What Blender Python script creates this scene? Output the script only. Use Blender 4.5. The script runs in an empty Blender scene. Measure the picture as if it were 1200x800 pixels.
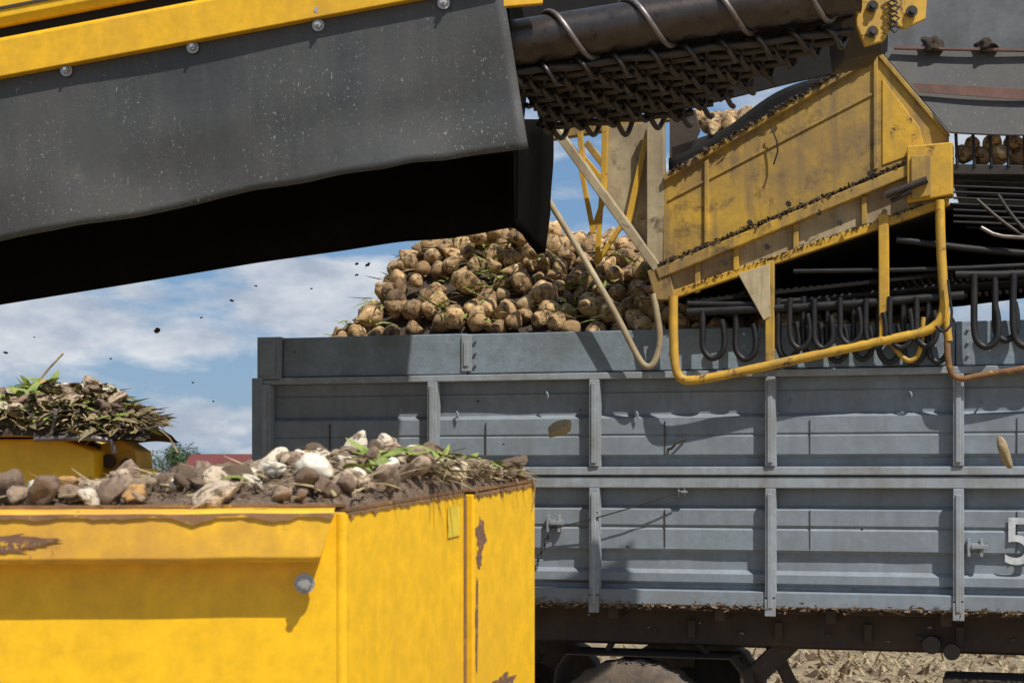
import bpy, bmesh, math, random
from mathutils import Vector, Matrix, noise, Euler, Quaternion
random.seed(7)
R=random.Random(11)
H=2.1
sc=bpy.context.scene
sc.view_settings.view_transform='Standard'; sc.view_settings.look='None'; sc.view_settings.exposure=0
COL=sc.collection

# placement helper: image pixel coordinates + assumed depth -> world metres
def at(px,py,Y): return Vector(((px-600)/2000*Y, Y, H+(556-py)/2000*Y))
def lerp(a,b,t): return a+(b-a)*t
def interp(tab,x):
    if x<=tab[0][0]: return tab[0][1]
    for (a,b),(c,d) in zip(tab,tab[1:]):
        if x<=c: return b+(d-b)*(x-a)/(c-a)
    return tab[-1][1]

# ---------------------------------------------------------------- materials
def newmat(name):
    m=bpy.data.materials.new(name); m.use_nodes=True
    nt=m.node_tree; b=nt.nodes['Principled BSDF']
    return m,nt,b
def nd(nt,t,**kw):
    n=nt.nodes.new(t)
    for k,v in kw.items(): setattr(n,k,v)
    return n
def coords(nt,scale=(1,1,1),rand=False):
    tc=nd(nt,'ShaderNodeTexCoord')
    mp=nd(nt,'ShaderNodeMapping'); mp.inputs['Scale'].default_value=scale
    if rand:
        oi=nd(nt,'ShaderNodeObjectInfo')
        mul=nd(nt,'ShaderNodeMath',operation='MULTIPLY'); mul.inputs[1].default_value=57.3
        nt.links.new(oi.outputs['Random'],mul.inputs[0])
        nt.links.new(mul.outputs[0],mp.inputs['Location'])
    nt.links.new(tc.outputs['Object'],mp.inputs['Vector'])
    return mp.outputs[0]
def noi(nt,vec,scale,detail=6,rough=.6,dist=0):
    n=nd(nt,'ShaderNodeTexNoise'); n.inputs['Scale'].default_value=scale
    n.inputs['Detail'].default_value=detail; n.inputs['Roughness'].default_value=rough
    n.inputs['Distortion'].default_value=dist
    nt.links.new(vec,n.inputs['Vector']); return n.outputs['Fac']
def ramp(nt,fac,a,b,ca=(0,0,0,1),cb=(1,1,1,1)):
    r=nd(nt,'ShaderNodeValToRGB'); r.color_ramp.elements[0].position=a; r.color_ramp.elements[1].position=b
    r.color_ramp.elements[0].color=ca; r.color_ramp.elements[1].color=cb
    nt.links.new(fac,r.inputs[0]); return r.outputs[0]
def mix(nt,fac,a,b,mode='MIX'):
    m=nd(nt,'ShaderNodeMix',data_type='RGBA',blend_type=mode)
    if isinstance(fac,(int,float)): m.inputs[0].default_value=fac
    else: nt.links.new(fac,m.inputs[0])
    for s,i in ((a,6),(b,7)):
        if isinstance(s,tuple): m.inputs[i].default_value=(*s[:3],1)
        else: nt.links.new(s,m.inputs[i])
    return m.outputs[2]
def bump(nt,b,h,strength=.3,dist=.01):
    n=nd(nt,'ShaderNodeBump'); n.inputs['Strength'].default_value=strength; n.inputs['Distance'].default_value=dist
    nt.links.new(h,n.inputs['Height']); nt.links.new(n.outputs[0],b.inputs['Normal'])

def paint(name,base,dirt,dirt_lo=.45,dirt_hi=.75,rust=(.12,.045,.02),rust_lo=.66,rust_hi=.7,rough=.45,scale=2.2,streak=.35,metal=0,bmp=.15,fine=18,speck=0,spec=None):
    m,nt,b=newmat(name)
    v=coords(nt); vs=coords(nt,(9,9,.9))
    n1=noi(nt,v,scale,8,.65); n2=noi(nt,v,fine,6,.7); ns=noi(nt,vs,1.6,5,.6); n3=noi(nt,v,scale*3.1,10,.75,.3)
    light=tuple(min(1,c*1.12) for c in base); dk=tuple(c*.82 for c in base)
    c=mix(nt,ramp(nt,n2,.3,.7),dk,light)
    c=mix(nt,ramp(nt,n1,dirt_lo,dirt_hi),c,dirt)
    st=nd(nt,'ShaderNodeMath',operation='MULTIPLY'); st.inputs[1].default_value=streak
    nt.links.new(ramp(nt,ns,.48,.72),st.inputs[0])
    c=mix(nt,st.outputs[0],c,dirt)
    c=mix(nt,ramp(nt,n3,rust_lo,rust_hi),c,rust)
    if speck:
        big=ramp(nt,noi(nt,v,2.3,3,.6),.38,.62)
        for sc_,lo,st_,amt in ((60,.70,(1,1,.4),.9),(140,.66,(1,1,.6),.75)):
            vo=nd(nt,'ShaderNodeTexNoise'); vo.inputs['Scale'].default_value=sc_; vo.inputs['Detail'].default_value=2
            vsp=coords(nt,st_); nt.links.new(vsp,vo.inputs['Vector'])
            sp=nd(nt,'ShaderNodeMath',operation='MULTIPLY'); sp.inputs[1].default_value=amt; nt.links.new(ramp(nt,vo.outputs['Fac'],lo,lo+.05),sp.inputs[0])
            sp2=nd(nt,'ShaderNodeMath',operation='MULTIPLY'); nt.links.new(sp.outputs[0],sp2.inputs[0]); nt.links.new(big,sp2.inputs[1])
            c=mix(nt,sp2.outputs[0],c,(speck,speck,speck*.93))
    nt.links.new(c,b.inputs['Base Color'])
    rr=ramp(nt,n1,.3,.8,(rough,)*3+(1,),(min(1,rough+.35),)*3+(1,)); nt.links.new(rr,b.inputs['Roughness'])
    b.inputs['Metallic'].default_value=metal
    if spec is not None: b.inputs['Specular IOR Level'].default_value=spec
    bump(nt,b,n2,bmp,.01)
    return m
M={}
M['yellow']=paint('yellow_paint',(.80,.44,.012),(.50,.27,.03),.5,.85,rust=(.16,.06,.025),rust_lo=.68,rust_hi=.71,rough=.36,streak=.28,bmp=.06)
M['yellow_worn']=paint('worn_ochre_paint',(.62,.36,.030),(.30,.18,.06),.45,.75,rust=(.10,.055,.03),rust_lo=.58,rust_hi=.64,rough=.5,scale=3,streak=.5,bmp=.15)
M['yellow_clean']=paint('yellow_paint_clean',(.88,.50,.008),(.66,.36,.02),.5,.9,rust=(.20,.08,.03),rust_lo=.725,rust_hi=.745,rough=.33,scale=1.6,streak=.26,bmp=.03)
M['yellow_lip']=paint('worn_lip_paint',(.84,.47,.02),(.46,.23,.05),.40,.72,rust=(.19,.085,.045),rust_lo=.60,rust_hi=.63,rough=.45,scale=3.2,streak=.25,bmp=.10)
M['yellow_dirty']=paint('yellow_paint_muddy',(.56,.34,.035),(.20,.135,.07),.34,.66,rust=(.085,.055,.035),rust_lo=.53,rust_hi=.68,rough=.6,scale=1.9,streak=.9,bmp=.25)
M['cream']=paint('faded_yellow_paint',(.50,.42,.26),(.25,.185,.115),.36,.70,rust=(.13,.085,.05),rust_lo=.56,rust_hi=.68,rough=.6,scale=2.6,streak=.9,bmp=.15)
M['grey']=paint('grey_blue_paint',(.225,.265,.305),(.165,.175,.185),.40,.8,rust=(.13,.095,.07),rust_lo=.68,rust_hi=.76,rough=.55,scale=2.6,streak=.5,bmp=.12)
M['grey_light']=paint('grey_blue_edge_paint',(.30,.335,.365),(.19,.175,.16),.45,.8,rust=(.14,.085,.055),rust_lo=.62,rust_hi=.70,rough=.55,scale=4,streak=.45,bmp=.15)
M['plank']=paint('painted_plank',(.215,.27,.32),(.14,.155,.16),.45,.75,rust=(.11,.09,.075),rust_lo=.64,rust_hi=.72,rough=.7,scale=3,streak=.2,bmp=.35,fine=26)
M['rubber']=paint('dusty_rubber',(.038,.042,.045),(.100,.095,.086),.36,.78,rust=(.14,.12,.09),rust_lo=.60,rust_hi=.78,rough=.45,scale=1.0,streak=.30,bmp=.14,fine=45,speck=.36)
M['rubber_dark']=paint('dark_rubber',(.016,.015,.015),(.026,.023,.021),.5,.9,rust=(.05,.04,.03),rust_lo=.7,rust_hi=.8,rough=.8,streak=.2,bmp=.2,spec=.2)
M['rubber_shaded']=paint('shaded_black_rubber',(.007,.0065,.006),(.012,.010,.009),.5,.9,rust=(.02,.015,.012),rust_lo=.7,rust_hi=.8,rough=.95,streak=.2,bmp=.2,spec=.05)  # shade put into the colour: near-black version of the skirt rubber
M['rubber_mat']=paint('dusty_flat_rubber',(.060,.060,.060),(.115,.105,.095),.40,.80,rust=(.15,.125,.095),rust_lo=.60,rust_hi=.78,rough=.6,scale=2.2,streak=.3,bmp=.14,fine=45,speck=.25)
M['steel']=paint('dirty_steel',(.045,.040,.037),(.075,.056,.042),.45,.75,rust=(.08,.05,.035),rust_lo=.58,rust_hi=.7,rough=.34,scale=7,streak=.3,metal=.4,bmp=.3)
M['roller']=paint('polished_dark_roller',(.085,.072,.068),(.05,.038,.032),.42,.7,rust=(.04,.028,.022),rust_lo=.56,rust_hi=.66,rough=.2,scale=5,streak=.2,metal=.8,bmp=.12)
M['worn']=paint('worn_steel',(.24,.21,.20),(.10,.07,.05),.45,.7,rust=(.09,.05,.03),rust_lo=.56,rust_hi=.66,rough=.32,scale=9,streak=.2,metal=.6,bmp=.2)
M['black']=paint('black_spring_steel',(.012,.012,.014),(.03,.024,.02),.5,.85,rust=(.05,.035,.028),rust_lo=.66,rust_hi=.74,rough=.4,scale=10,streak=.1,metal=.1,bmp=.1)
M['chassis']=paint('muddy_chassis',(.045,.034,.030),(.085,.06,.045),.42,.75,rust=(.11,.08,.055),rust_lo=.6,rust_hi=.75,rough=.75,scale=4,streak=.4,bmp=.4)
M['redstrip']=paint('faded_red_rubber',(.20,.105,.085),(.11,.08,.065),.40,.70,rough=.75,scale=6)
M['sheet']=paint('galvanised_sheet',(.15,.155,.16),(.09,.085,.08),.4,.75,rough=.6,scale=4,metal=.0)
M['rustrim']=paint('rusty_rim',(.25,.13,.055),(.12,.065,.035),.4,.7,rust=(.45,.27,.03),rust_lo=.58,rust_hi=.64,rough=.8,scale=7)
M['rustpatch']=paint('rust_patch',(.20,.10,.06),(.12,.07,.055),.4,.7,rust=(.60,.34,.02),rust_lo=.58,rust_hi=.61,rough=.85,scale=14)
M['white']=paint('white_lettering',(.62,.64,.65),(.34,.37,.40),.40,.62,rough=.6,scale=12)
M['zinc']=paint('zinc_bolt',(.45,.45,.44),(.25,.22,.18),.5,.8,rough=.35,scale=30,metal=.7)
M['tyre']=paint('muddy_tyre',(.06,.052,.045),(.15,.115,.085),.30,.6,rust=(.19,.15,.11),rust_lo=.55,rust_hi=.66,rough=.95,scale=9,bmp=.8)
M['red']=paint('red_roof',(.16,.035,.028),(.10,.03,.025),.4,.8,rough=.8,scale=.3)
M['wall']=paint('plaster_wall',(.35,.32,.28),(.25,.22,.19),.4,.8,rough=.9,scale=.3)
M['sticker']=paint('lime_sticker',(.74,.54,.04),(.6,.42,.03),.5,.9,rough=.4)

def beetmat():
    m,nt,b=newmat('sugar_beet_skin')
    v=coords(nt,rand=True); vs=coords(nt,(1,1,4),rand=True)
    n1=noi(nt,v,1.7,8,.62,.6); n2=noi(nt,v,7,7,.75); n3=noi(nt,vs,3,5,.6); n4=noi(nt,v,1.3,3)
    c=mix(nt,ramp(nt,n3,.35,.7),(.38,.25,.125),(.64,.46,.25))
    c=mix(nt,ramp(nt,n4,.57,.65),c,(.74,.60,.36))
    c=mix(nt,ramp(nt,n1,.50,.60),c,(.11,.072,.043))
    c=mix(nt,ramp(nt,n2,.59,.67),c,(.085,.056,.035))
    oi=nd(nt,'ShaderNodeObjectInfo')
    c=mix(nt,1.0,c,ramp(nt,oi.outputs['Random'],0,1,(.55,.49,.44,1),(1.22,1.14,1.0,1)),'MULTIPLY')
    nt.links.new(c,b.inputs['Base Color']); b.inputs['Roughness'].default_value=.75
    bump(nt,b,n2,.35,.06); return m
M['beet']=beetmat()
def soilmat(name,a,bb,c3,scale):
    m,nt,b=newmat(name); v=coords(nt)
    n1=noi(nt,v,scale,10,.75); n2=noi(nt,v,scale*6,8,.75)
    c=mix(nt,ramp(nt,n1,.35,.65),a,bb); c=mix(nt,ramp(nt,n2,.55,.68),c,c3)
    nt.links.new(c,b.inputs['Base Color']); b.inputs['Roughness'].default_value=.95
    bump(nt,b,n2,.9,.02); return m
M['soil']=soilmat('dark_soil',(.04,.028,.020),(.10,.07,.048),(.17,.12,.08),9)
M['drysoil']=soilmat('dry_trash_soil',(.15,.10,.068),(.32,.225,.15),(.48,.36,.24),14)
M['ground']=soilmat('field_ground',(.19,.14,.08),(.30,.235,.135),(.40,.33,.19),.9)
def chunkmat():
    m,nt,b=newmat('beet_fragment_surface')
    oi=nd(nt,'ShaderNodeObjectInfo'); r=nd(nt,'ShaderNodeValToRGB'); r.color_ramp.interpolation='CONSTANT'
    cols=[(0,(.22,.15,.10)),(.16,(.38,.27,.18)),(.34,(.52,.38,.26)),(.50,(.30,.205,.14)),(.60,(.64,.50,.35)),(.74,(.56,.31,.11)),(.82,(.76,.66,.50)),(.93,(.15,.10,.065))]
    e=r.color_ramp.elements; e[0].position=0; e[0].color=(*cols[0][1],1); e[1].position=cols[1][0]; e[1].color=(*cols[1][1],1)
    for p,c in cols[2:]:
        x=e.new(p); x.color=(*c,1)
    nt.links.new(oi.outputs['Random'],r.inputs[0])
    v=coords(nt,rand=True); n1=noi(nt,v,1.6,8,.7); n2=noi(nt,v,6,5,.7)
    c=mix(nt,ramp(nt,n1,.50,.60),r.outputs[0],(.15,.10,.062))
    c=mix(nt,ramp(nt,n2,.60,.75),c,(.36,.26,.17))
    nt.links.new(c,b.inputs['Base Color']); b.inputs['Roughness'].default_value=.8
    bump(nt,b,n2,.5,.05); return m
M['chunk']=chunkmat()
def leafmat(name,a,bb):
    m,nt,b=newmat(name); v=coords(nt); n=noi(nt,v,13,3)
    nt.links.new(mix(nt,ramp(nt,n,.35,.65),a,bb),b.inputs['Base Color']); b.inputs['Roughness'].default_value=.6
    return m
M['leaf']=leafmat('green_beet_leaf',(.10,.15,.025),(.28,.33,.07))
M['oldleaf']=leafmat('wilted_leaf',(.11,.085,.04),(.27,.21,.10))
M['stalk']=leafmat('dry_stalk',(.16,.105,.055),(.46,.36,.19))
M['foliage']=leafmat('tree_foliage',(.03,.055,.02),(.07,.11,.035))
M['bark']=leafmat('bark',(.06,.045,.03),(.1,.08,.06))

# ---------------------------------------------------------------- mesh tools
class B:
    def __init__(s): s.v=[]; s.f=[]; s.sm=[]
    def add(s,vs,fs,smooth=False):
        o=len(s.v); s.v+=[Vector(x) for x in vs]; s.f+=[tuple(i+o for i in f) for f in fs]; s.sm+=[smooth]*len(fs); return s
    def prism(s,pts,off):
        off=Vector(off); n=len(pts); a=[Vector(p) for p in pts]; b=[p+off for p in a]
        fs=[tuple(range(n)),tuple(reversed(range(n,2*n)))]+[(i,(i+1)%n+0,(i+1)%n+n,i+n) for i in range(n)]
        return s.add(a+b,fs)
    def box(s,lo,hi):
        x0,y0,z0=lo;x1,y1,z1=hi
        return s.prism([(x0,y0,z0),(x1,y0,z0),(x1,y0,z1),(x0,y0,z1)],(0,y1-y0,0))
    def beam(s,p,q,w,h,up=(0,0,1)):
        p=Vector(p);q=Vector(q);d=(q-p).normalized();side=d.cross(Vector(up)).normalized();u=side.cross(d)
        a=[p+side*w/2*i+u*h/2*j for i,j in((-1,-1),(1,-1),(1,1),(-1,1))]
        return s.prism(a,q-p)
    def tube(s,path,r,seg=8,smooth_path=0,r2=None):
        P=[Vector(p) for p in path]
        for _ in range(smooth_path):
            Q=[P[0]]
            for a,b in zip(P,P[1:]): Q+= [a*.75+b*.25,a*.25+b*.75]
            P=Q+[P[-1]]
        n=len(P); vs=[];fs=[]
        t=(P[1]-P[0]).normalized(); ref=Vector((0,0,1)) if abs(t.z)<.9 else Vector((1,0,0)); nn=t.cross(ref).normalized()
        for i,p in enumerate(P):
            t2=(P[min(i+1,n-1)]-P[max(i-1,0)]).normalized()
            nn=(nn-t2*nn.dot(t2)).normalized(); bb=t2.cross(nn)
            rr=r if r2 is None else lerp(r,r2,i/(n-1))
            for k in range(seg):
                a=2*math.pi*k/seg; vs.append(p+nn*rr*math.cos(a)+bb*rr*math.sin(a))
        for i in range(n-1):
            for k in range(seg): fs.append((i*seg+k,i*seg+(k+1)%seg,(i+1)*seg+(k+1)%seg,(i+1)*seg+k))
        s.add(vs,fs,True)
        s.add(vs[:seg],[tuple(reversed(range(seg)))]); s.add(vs[-seg:],[tuple(range(seg))]); return s
    def grid(s,rows,smooth=True):
        m=len(rows[0]); vs=[p for r in rows for p in r]; fs=[]
        for j in range(len(rows)-1):
            for i in range(m-1): fs.append((j*m+i,j*m+i+1,(j+1)*m+i+1,(j+1)*m+i))
        return s.add(vs,fs,smooth)
    def done(s,name,mat,parent=None,bevel=0,solid=0,label=None,wpar=True):
        me=bpy.data.meshes.new(name); me.from_pydata([tuple(v) for v in s.v],[],s.f)
        for p,x in zip(me.polygons,s.sm): p.use_smooth=x
        bm=bmesh.new(); bm.from_mesh(me)
        bmesh.ops.recalc_face_normals(bm,faces=bm.faces); bm.to_mesh(me); bm.free()
        me.materials.append(M[mat]); o=bpy.data.objects.new(name,me); COL.objects.link(o)
        if solid:
            x=o.modifiers.new('s','SOLIDIFY'); x.thickness=solid; x.offset=0
        if bevel:
            x=o.modifiers.new('b','BEVEL'); x.width=bevel; x.segments=2; x.limit_method='ANGLE'; x.angle_limit=math.radians(40)
        if parent is not None:
            o.parent=parent
            if wpar: o.matrix_parent_inverse=Matrix.Translation(parent.location).inverted()
        if label: o['label']=label
        return o
def top(o,label,cat,group=None,kind=None):
    if kind: o['kind']=kind
    o['label']=label; o['category']=cat
    if group: o['group']=group
    return o
def empty(name,loc,label,cat,rz=0):
    e=bpy.data.objects.new(name,None); e.location=loc; e.rotation_euler=(0,0,rz); e.empty_display_size=.2
    COL.objects.link(e); return top(e,label,cat)

# ---------------------------------------------------------------- ground
b=B()
xs=[-900,-300,-80,-20,-8,0,8,20,80,300,900]; ys=[-60,-10,0,6,12,18,25,40,90,300,1500]
b.grid([[Vector((x,y,0)) for x in xs] for y in ys],False)
g=b.done('ground','ground'); g['kind']='structure'
b=B()
for i in range(3200):
    y=R.uniform(13,34); x=R.uniform(.1,.42)*y+R.uniform(-2,1)
    c=Vector((x,y,.0)); r=R.uniform(.02,.07)*(1 if R.random()<.9 else 2)
    vs=[c+Vector((R.uniform(-1,1)*r*1.3,R.uniform(-1,1)*r*1.3,R.uniform(0,.2)*r)) for _ in range(3)]+[c+Vector((0,0,r*R.uniform(.5,1.2)))]
    b.add(vs,[(0,1,2),(0,1,3),(1,2,3),(2,0,3)])
o=b.done('field_litter','drysoil'); top(o,'loose clods and beet trash scattered on dry field','field litter',kind='stuff')
b=B()
for i in range(5000):
    y=R.uniform(13,34); x=R.uniform(.1,.42)*y+R.uniform(-2,1); a=R.uniform(0,6.28); l=R.uniform(.05,.2)
    d=Vector((math.cos(a)*l,math.sin(a)*l,R.uniform(0,.12))); w=Vector((-math.sin(a),math.cos(a),0))*.012; c=Vector((x,y,.01))
    b.add([c-w,c+w,c+w+d,c-w+d],[(0,1,2,3)])
o=b.done('field_straw','stalk'); top(o,'dry straw stubble lying on the field','straw',kind='stuff')

# ---------------------------------------------------------------- far tree and barn
def far_tree(x,y,h,w,seed):
    r=random.Random(seed)
    e=empty('tree',(x,y,0),'small round green tree standing at the field edge','tree')
    b=B(); b.tube([(x,y,0),(x+.05,y,h*.3),(x-.05,y,h*.6)],.16,8,1,.06)
    for k in range(6):
        a=k*1.05; b.tube([(x,y,h*.28+k*.1),(x+math.cos(a)*w*.2,y+math.sin(a)*w*.2,h*.5),(x+math.cos(a)*w*.33,y+math.sin(a)*w*.33,h*.72)],.06,6,1,.02)
    b.done('trunk','bark',e)
    b=B(); cl=[(r.gauss(0,.24)*w,r.gauss(0,.24)*w,h*(.55+r.uniform(-.3,.36)),r.uniform(.12,.22)*w) for _ in range(22)]
    for i in range(3600):
        cx,cy,cz,cr=r.choice(cl); d=Vector((r.gauss(0,1),r.gauss(0,1),r.gauss(0,1))).normalized()*cr*r.uniform(.5,1.05)
        c=Vector((x+cx,y+cy,cz))+d; s=.14
        q=[Vector((r.uniform(-1,1),r.uniform(-1,1),r.uniform(-1,1)))*s for _ in range(3)]
        b.add([c+q[0],c+q[1],c+q[2]],[(0,1,2)])
    b.done('crown','foliage',e)
far_tree(-31.6,160,5.0,4.6,3); far_tree(-37.0,168,4.3,3.4,5); far_tree(-31.0,166,4.4,3.6,15)
e=empty('barn',(-25,152,0),'long low barn with dark red roof','barn')
b=B(); b.box((-28.0,148,0),(-18,156,2.5)); b.done('wall','wall',e)
b=B(); b.prism([(-28.6,147.5,2.45),(-28.6,156.5,2.45),(-28.6,152,3.95)],(11,0,0)); b.done('roof','red',e)
b=B(); b.box((-26,147.9,0),(-23.5,147.99,2.1)); b.done('door','chassis',e)

# ---------------------------------------------------------------- trailer
TO=Vector((-1.534,10.40,0)); TU=Vector((.9586,-.2848,0)); TV=Vector((.2848,.9586,0)); TA=math.atan2(-.2848,.9586)
def tloc(px,py):
    k=(px-600)/2000; s=(k*TO.y-TO.x)/(TU.x-k*TU.y); Y=TO.y+s*TU.y
    return s,H+(556-py)/2000*Y
T=empty('truck_trailer',TO,'grey high-sided trailer with pressed steel boards, heaped with beets','trailer',TA)
def tb(b,name,mat,bevel=0,**k): return b.done(name,mat,T,bevel,wpar=False,**k)
L=7.15; posts=[.06,1.127,2.105,3.11,4.12,5.13,6.13,7.1]
zTop=H+.827; zPl=H+.585; zU=H+.565; zM1=H+.045; zM0=H-.075; zL0=H-.65; zB=H-.735
b=B(); b.box((0.16,-.02,zPl+.004),(1.33,.03,zTop)); tb(b,'top_plank','plank',.006)
b=B(); b.box((1.335,-.018,zPl+.006),(4.1,.03,zTop-.004)); tb(b,'top_plank','plank',.006)
b=B(); b.box((4.105,-.02,zPl+.004),(L,.03,zTop)); tb(b,'top_plank','plank',.006)
b=B(); b.box((0.0,-.045,zPl-.02),(.155,.03,zTop+.006)); b.box((.02,-.052,zPl+.02),(.12,-.045,zTop-.03)); tb(b,'corner_bracket','grey',.004)
b=B(); b.box((1.30,-.032,zPl+.02),(1.36,-.02,zTop-.01)); b.box((1.315,-.04,zPl+.05),(1.345,-.032,zTop-.05)); tb(b,'hinge_strap','grey_light',.003)
for sx in (1.325,2.9,4.11):
    for zz in (.06,.13,.2):
        b=B(); b.tube([(sx+.06,-.032,zPl+zz),(sx+.06,-.018,zPl+zz)],.009,8); tb(b,'plank_bolt','zinc')
b=B(); b.box((-.02,-.045,zU-.02),(L,.02,zPl-.001)); tb(b,'upper_rail','grey_light',.005)
b=B(); b.box((-.02,-.05,H-.002),(L,.02,zM1)); tb(b,'middle_rail','grey_light',.005)
b=B(); b.box((-.02,-.04,zM0),(L,.02,H-.012)); tb(b,'middle_rail','grey_light',.005)
b=B(); b.box((-.02,-.05,zB),(L,.05,zL0)); tb(b,'bottom_rail','grey',.006)
def profile_panel(s0,s1,z0,z1,fr):
    b=B(); hgt=z1-z0; rows=[]
    for f,t in fr:
        z=z1-f*hgt; row=[]
        for i in range(25):
            s=lerp(s0,s1,i/24); w=.007*noise.noise(Vector((s*1.6,z*3,z0)))+.003*noise.noise(Vector((s*5,z*6,4)))
            row.append(Vector((s,t+w,z)))
        rows.append(row)
    b.grid(rows,False); return b
frU=[(0,.04),(.08,.04),(.14,.04),(.16,.032),(.18,.04),(.29,.04),(.40,.04),(.445,.003),(.53,.003),(.62,.003),(.64,.010),(.66,.003),(.76,.003),(.86,.003),(.905,.04),(1,.04)]
frL=[(0,.04),(.17,.04),(.215,.003),(.36,.003),(.385,.014),(.41,.003),(.5,.003),(.60,.003),(.64,.034),(.72,.034),(.80,.034),(.84,.003),(.92,.003),(.955,.04),(1,.04)]
for i in range(len(posts)-1):
    s0,s1=posts[i]+.02,posts[i+1]-.02
    for z0,z1,fr in ((zM1,zU-.02,frU),(zL0,zM0,frL)):
        tb(profile_panel(s0,s1,z0,z1,fr),'side_panel','grey')
    sm=lerp(s0,s1,R.uniform(.18,.4))
    b=B(); b.box((sm,-.004,zM1+.06),(sm+.004,.004,zU-.26)); tb(b,'seam','chassis')
    b=B(); b.box((sm,-.004,zL0+.24),(sm+.004,.004,zM0-.12)); tb(b,'seam','chassis')
for s in posts:
    b=B(); b.box((s-.028,-.062,zM1+.001),(s+.028,.02,zU-.021)); b.box((s-.014,-.072,zM1+.02),(s+.014,-.061,zU-.04)); tb(b,'post','grey_light',.004)
    b=B(); b.box((s-.028,-.062,zL0-.03),(s+.028,.02,zM0-.001)); b.box((s-.014,-.072,zL0-.09),(s+.014,-.061,zM0-.03))
    b.box((s-.03,-.066,zB-.05),(s+.03,-.051,zL0-.04)); tb(b,'post','grey_light',.004)
b=B(); b.box((-.03,-.06,zB),(.04,.04,zPl)); tb(b,'corner_post','grey',.006)
for px,py in ((468,478),(535,485),(640,462),(745,485),(925,470),(1065,462),(1150,470)):
    s,z=tloc(px,py); b=B()
    b.tube([(s,.03,z),(s,-.01,z+.005),(s+.010,-.022,z+.015),(s+.018,-.02,z-.012),(s+.012,-.018,z-.025)],.006,6,1); tb(b,'rope_hook','grey')
s,z=tloc(795,520); b=B(); b.tube([(s-.06,.0,z-.03),(s-.03,-.03,z-.025),(s+.0,-.035,z+.015),(s+.04,-.01,z+.03)],.007,6,1); tb(b,'handle','chassis')
for px,py in ((650,612),(1143,640),(800,576)):
    s,z=tloc(px,py); b=B()
    k=.45 if py<590 else .9
    b.box((s-.05*k,-.03,z-.02*k),(s+.05*k,.0,z+.02*k)); b.box((s-.045*k,-.035,z-.06*k),(s-.028*k,-.0,z+.05*k)); b.box((s+.028*k,-.035,z-.06*k),(s+.045*k,-.0,z+.05*k)); b.box((s-.02*k,-.045,z-.012*k),(s+.075*k,-.03,z+.012*k))
    tb(b,'latch','grey_light',.002)
s0,z0=tloc(655,618); s1,z1=tloc(800,576)
b=B(); b.tube([(s0,-.05,z0),((s0+s1)/2,-.075,(z0+z1)/2-.012),(s1,-.05,z1)],.004,6,1); tb(b,'cable','steel')
s0,z0=tloc(645,620); b=B()
for i in range(9):
    a=Vector((s0-i*.010,-.05,z0-.03-i*.022)); d=Vector((.010,0,0)) if i%2 else Vector((0,.010,0))
    b.tube([a-d,a-d+Vector((0,0,-.024)),a+d+Vector((0,0,-.024)),a+d,a-d],.0035,5)
tb(b,'chain','steel')
fc=bpy.data.curves.new('fleet_number','FONT'); fc.body='57'; fc.size=.36; fc.extrude=.001; fc.offset=.002
fo=bpy.data.objects.new('tmp',fc); COL.objects.link(fo); bpy.context.view_layer.update()
me=bpy.data.meshes.new_from_object(fo.evaluated_get(bpy.context.evaluated_depsgraph_get())); bpy.data.objects.remove(fo)
me.materials.clear(); me.materials.append(M['white']); fo=bpy.data.objects.new('fleet_number',me); COL.objects.link(fo)
s,z=tloc(1174,660); fo.parent=T; fo.location=(s,-.010,z); fo.rotation_euler=(math.pi/2,0,0)
fo['label']='large faded white painted number 57'
b=B(); b.box((-.015,.062,zB+.005),(L,.07,zPl)); tb(b,'inner_lining','grey')
b=B(); b.box((-.02,2.38,zB),(L,2.44,zTop)); tb(b,'far_side_board','grey',.005)
b=B(); b.box((-.03,.071,zB),(.02,2.379,zTop-.02)); tb(b,'end_board','grey',.005)
b=B(); b.box((L-.04,.071,zB),(L,2.379,zTop-.02)); tb(b,'end_board','grey',.005)
b=B(); b.box((0,.072,zB+.01),(L,2.378,zB+.05)); tb(b,'floor','chassis')
b=B(); b.box((.1,.25,1.12),(L+.6,.31,zB-.012)); b.box((.1,1.95,1.12),(L+.6,2.02,zB-.012))
b.box((.1,.16,zB-.05),(L+.3,.249,zB-.013))
for s in [.3+.62*i for i in range(12)]: b.box((s,.05,zB-.09),(s+.06,2.35,zB-.015))
tb(b,'chassis_frame','chassis',.006)
b=B(); b.box((.1,.33,1.10),(L+.6,.35,1.30)); b.box((.1,.9,1.08),(5.8,1.0,1.22)); tb(b,'brake_beam','chassis',.006)
for s in [2.4+.5*i for i in range(6)]:
    b=B(); b.tube([(s,.235,1.19),(s,.25,1.19)],.014,8); tb(b,'chassis_bolt','steel')
    b=B(); b.box((s+.2,.21,1.16),(s+.24,.249,1.26)); tb(b,'chassis_tab','chassis')
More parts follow.
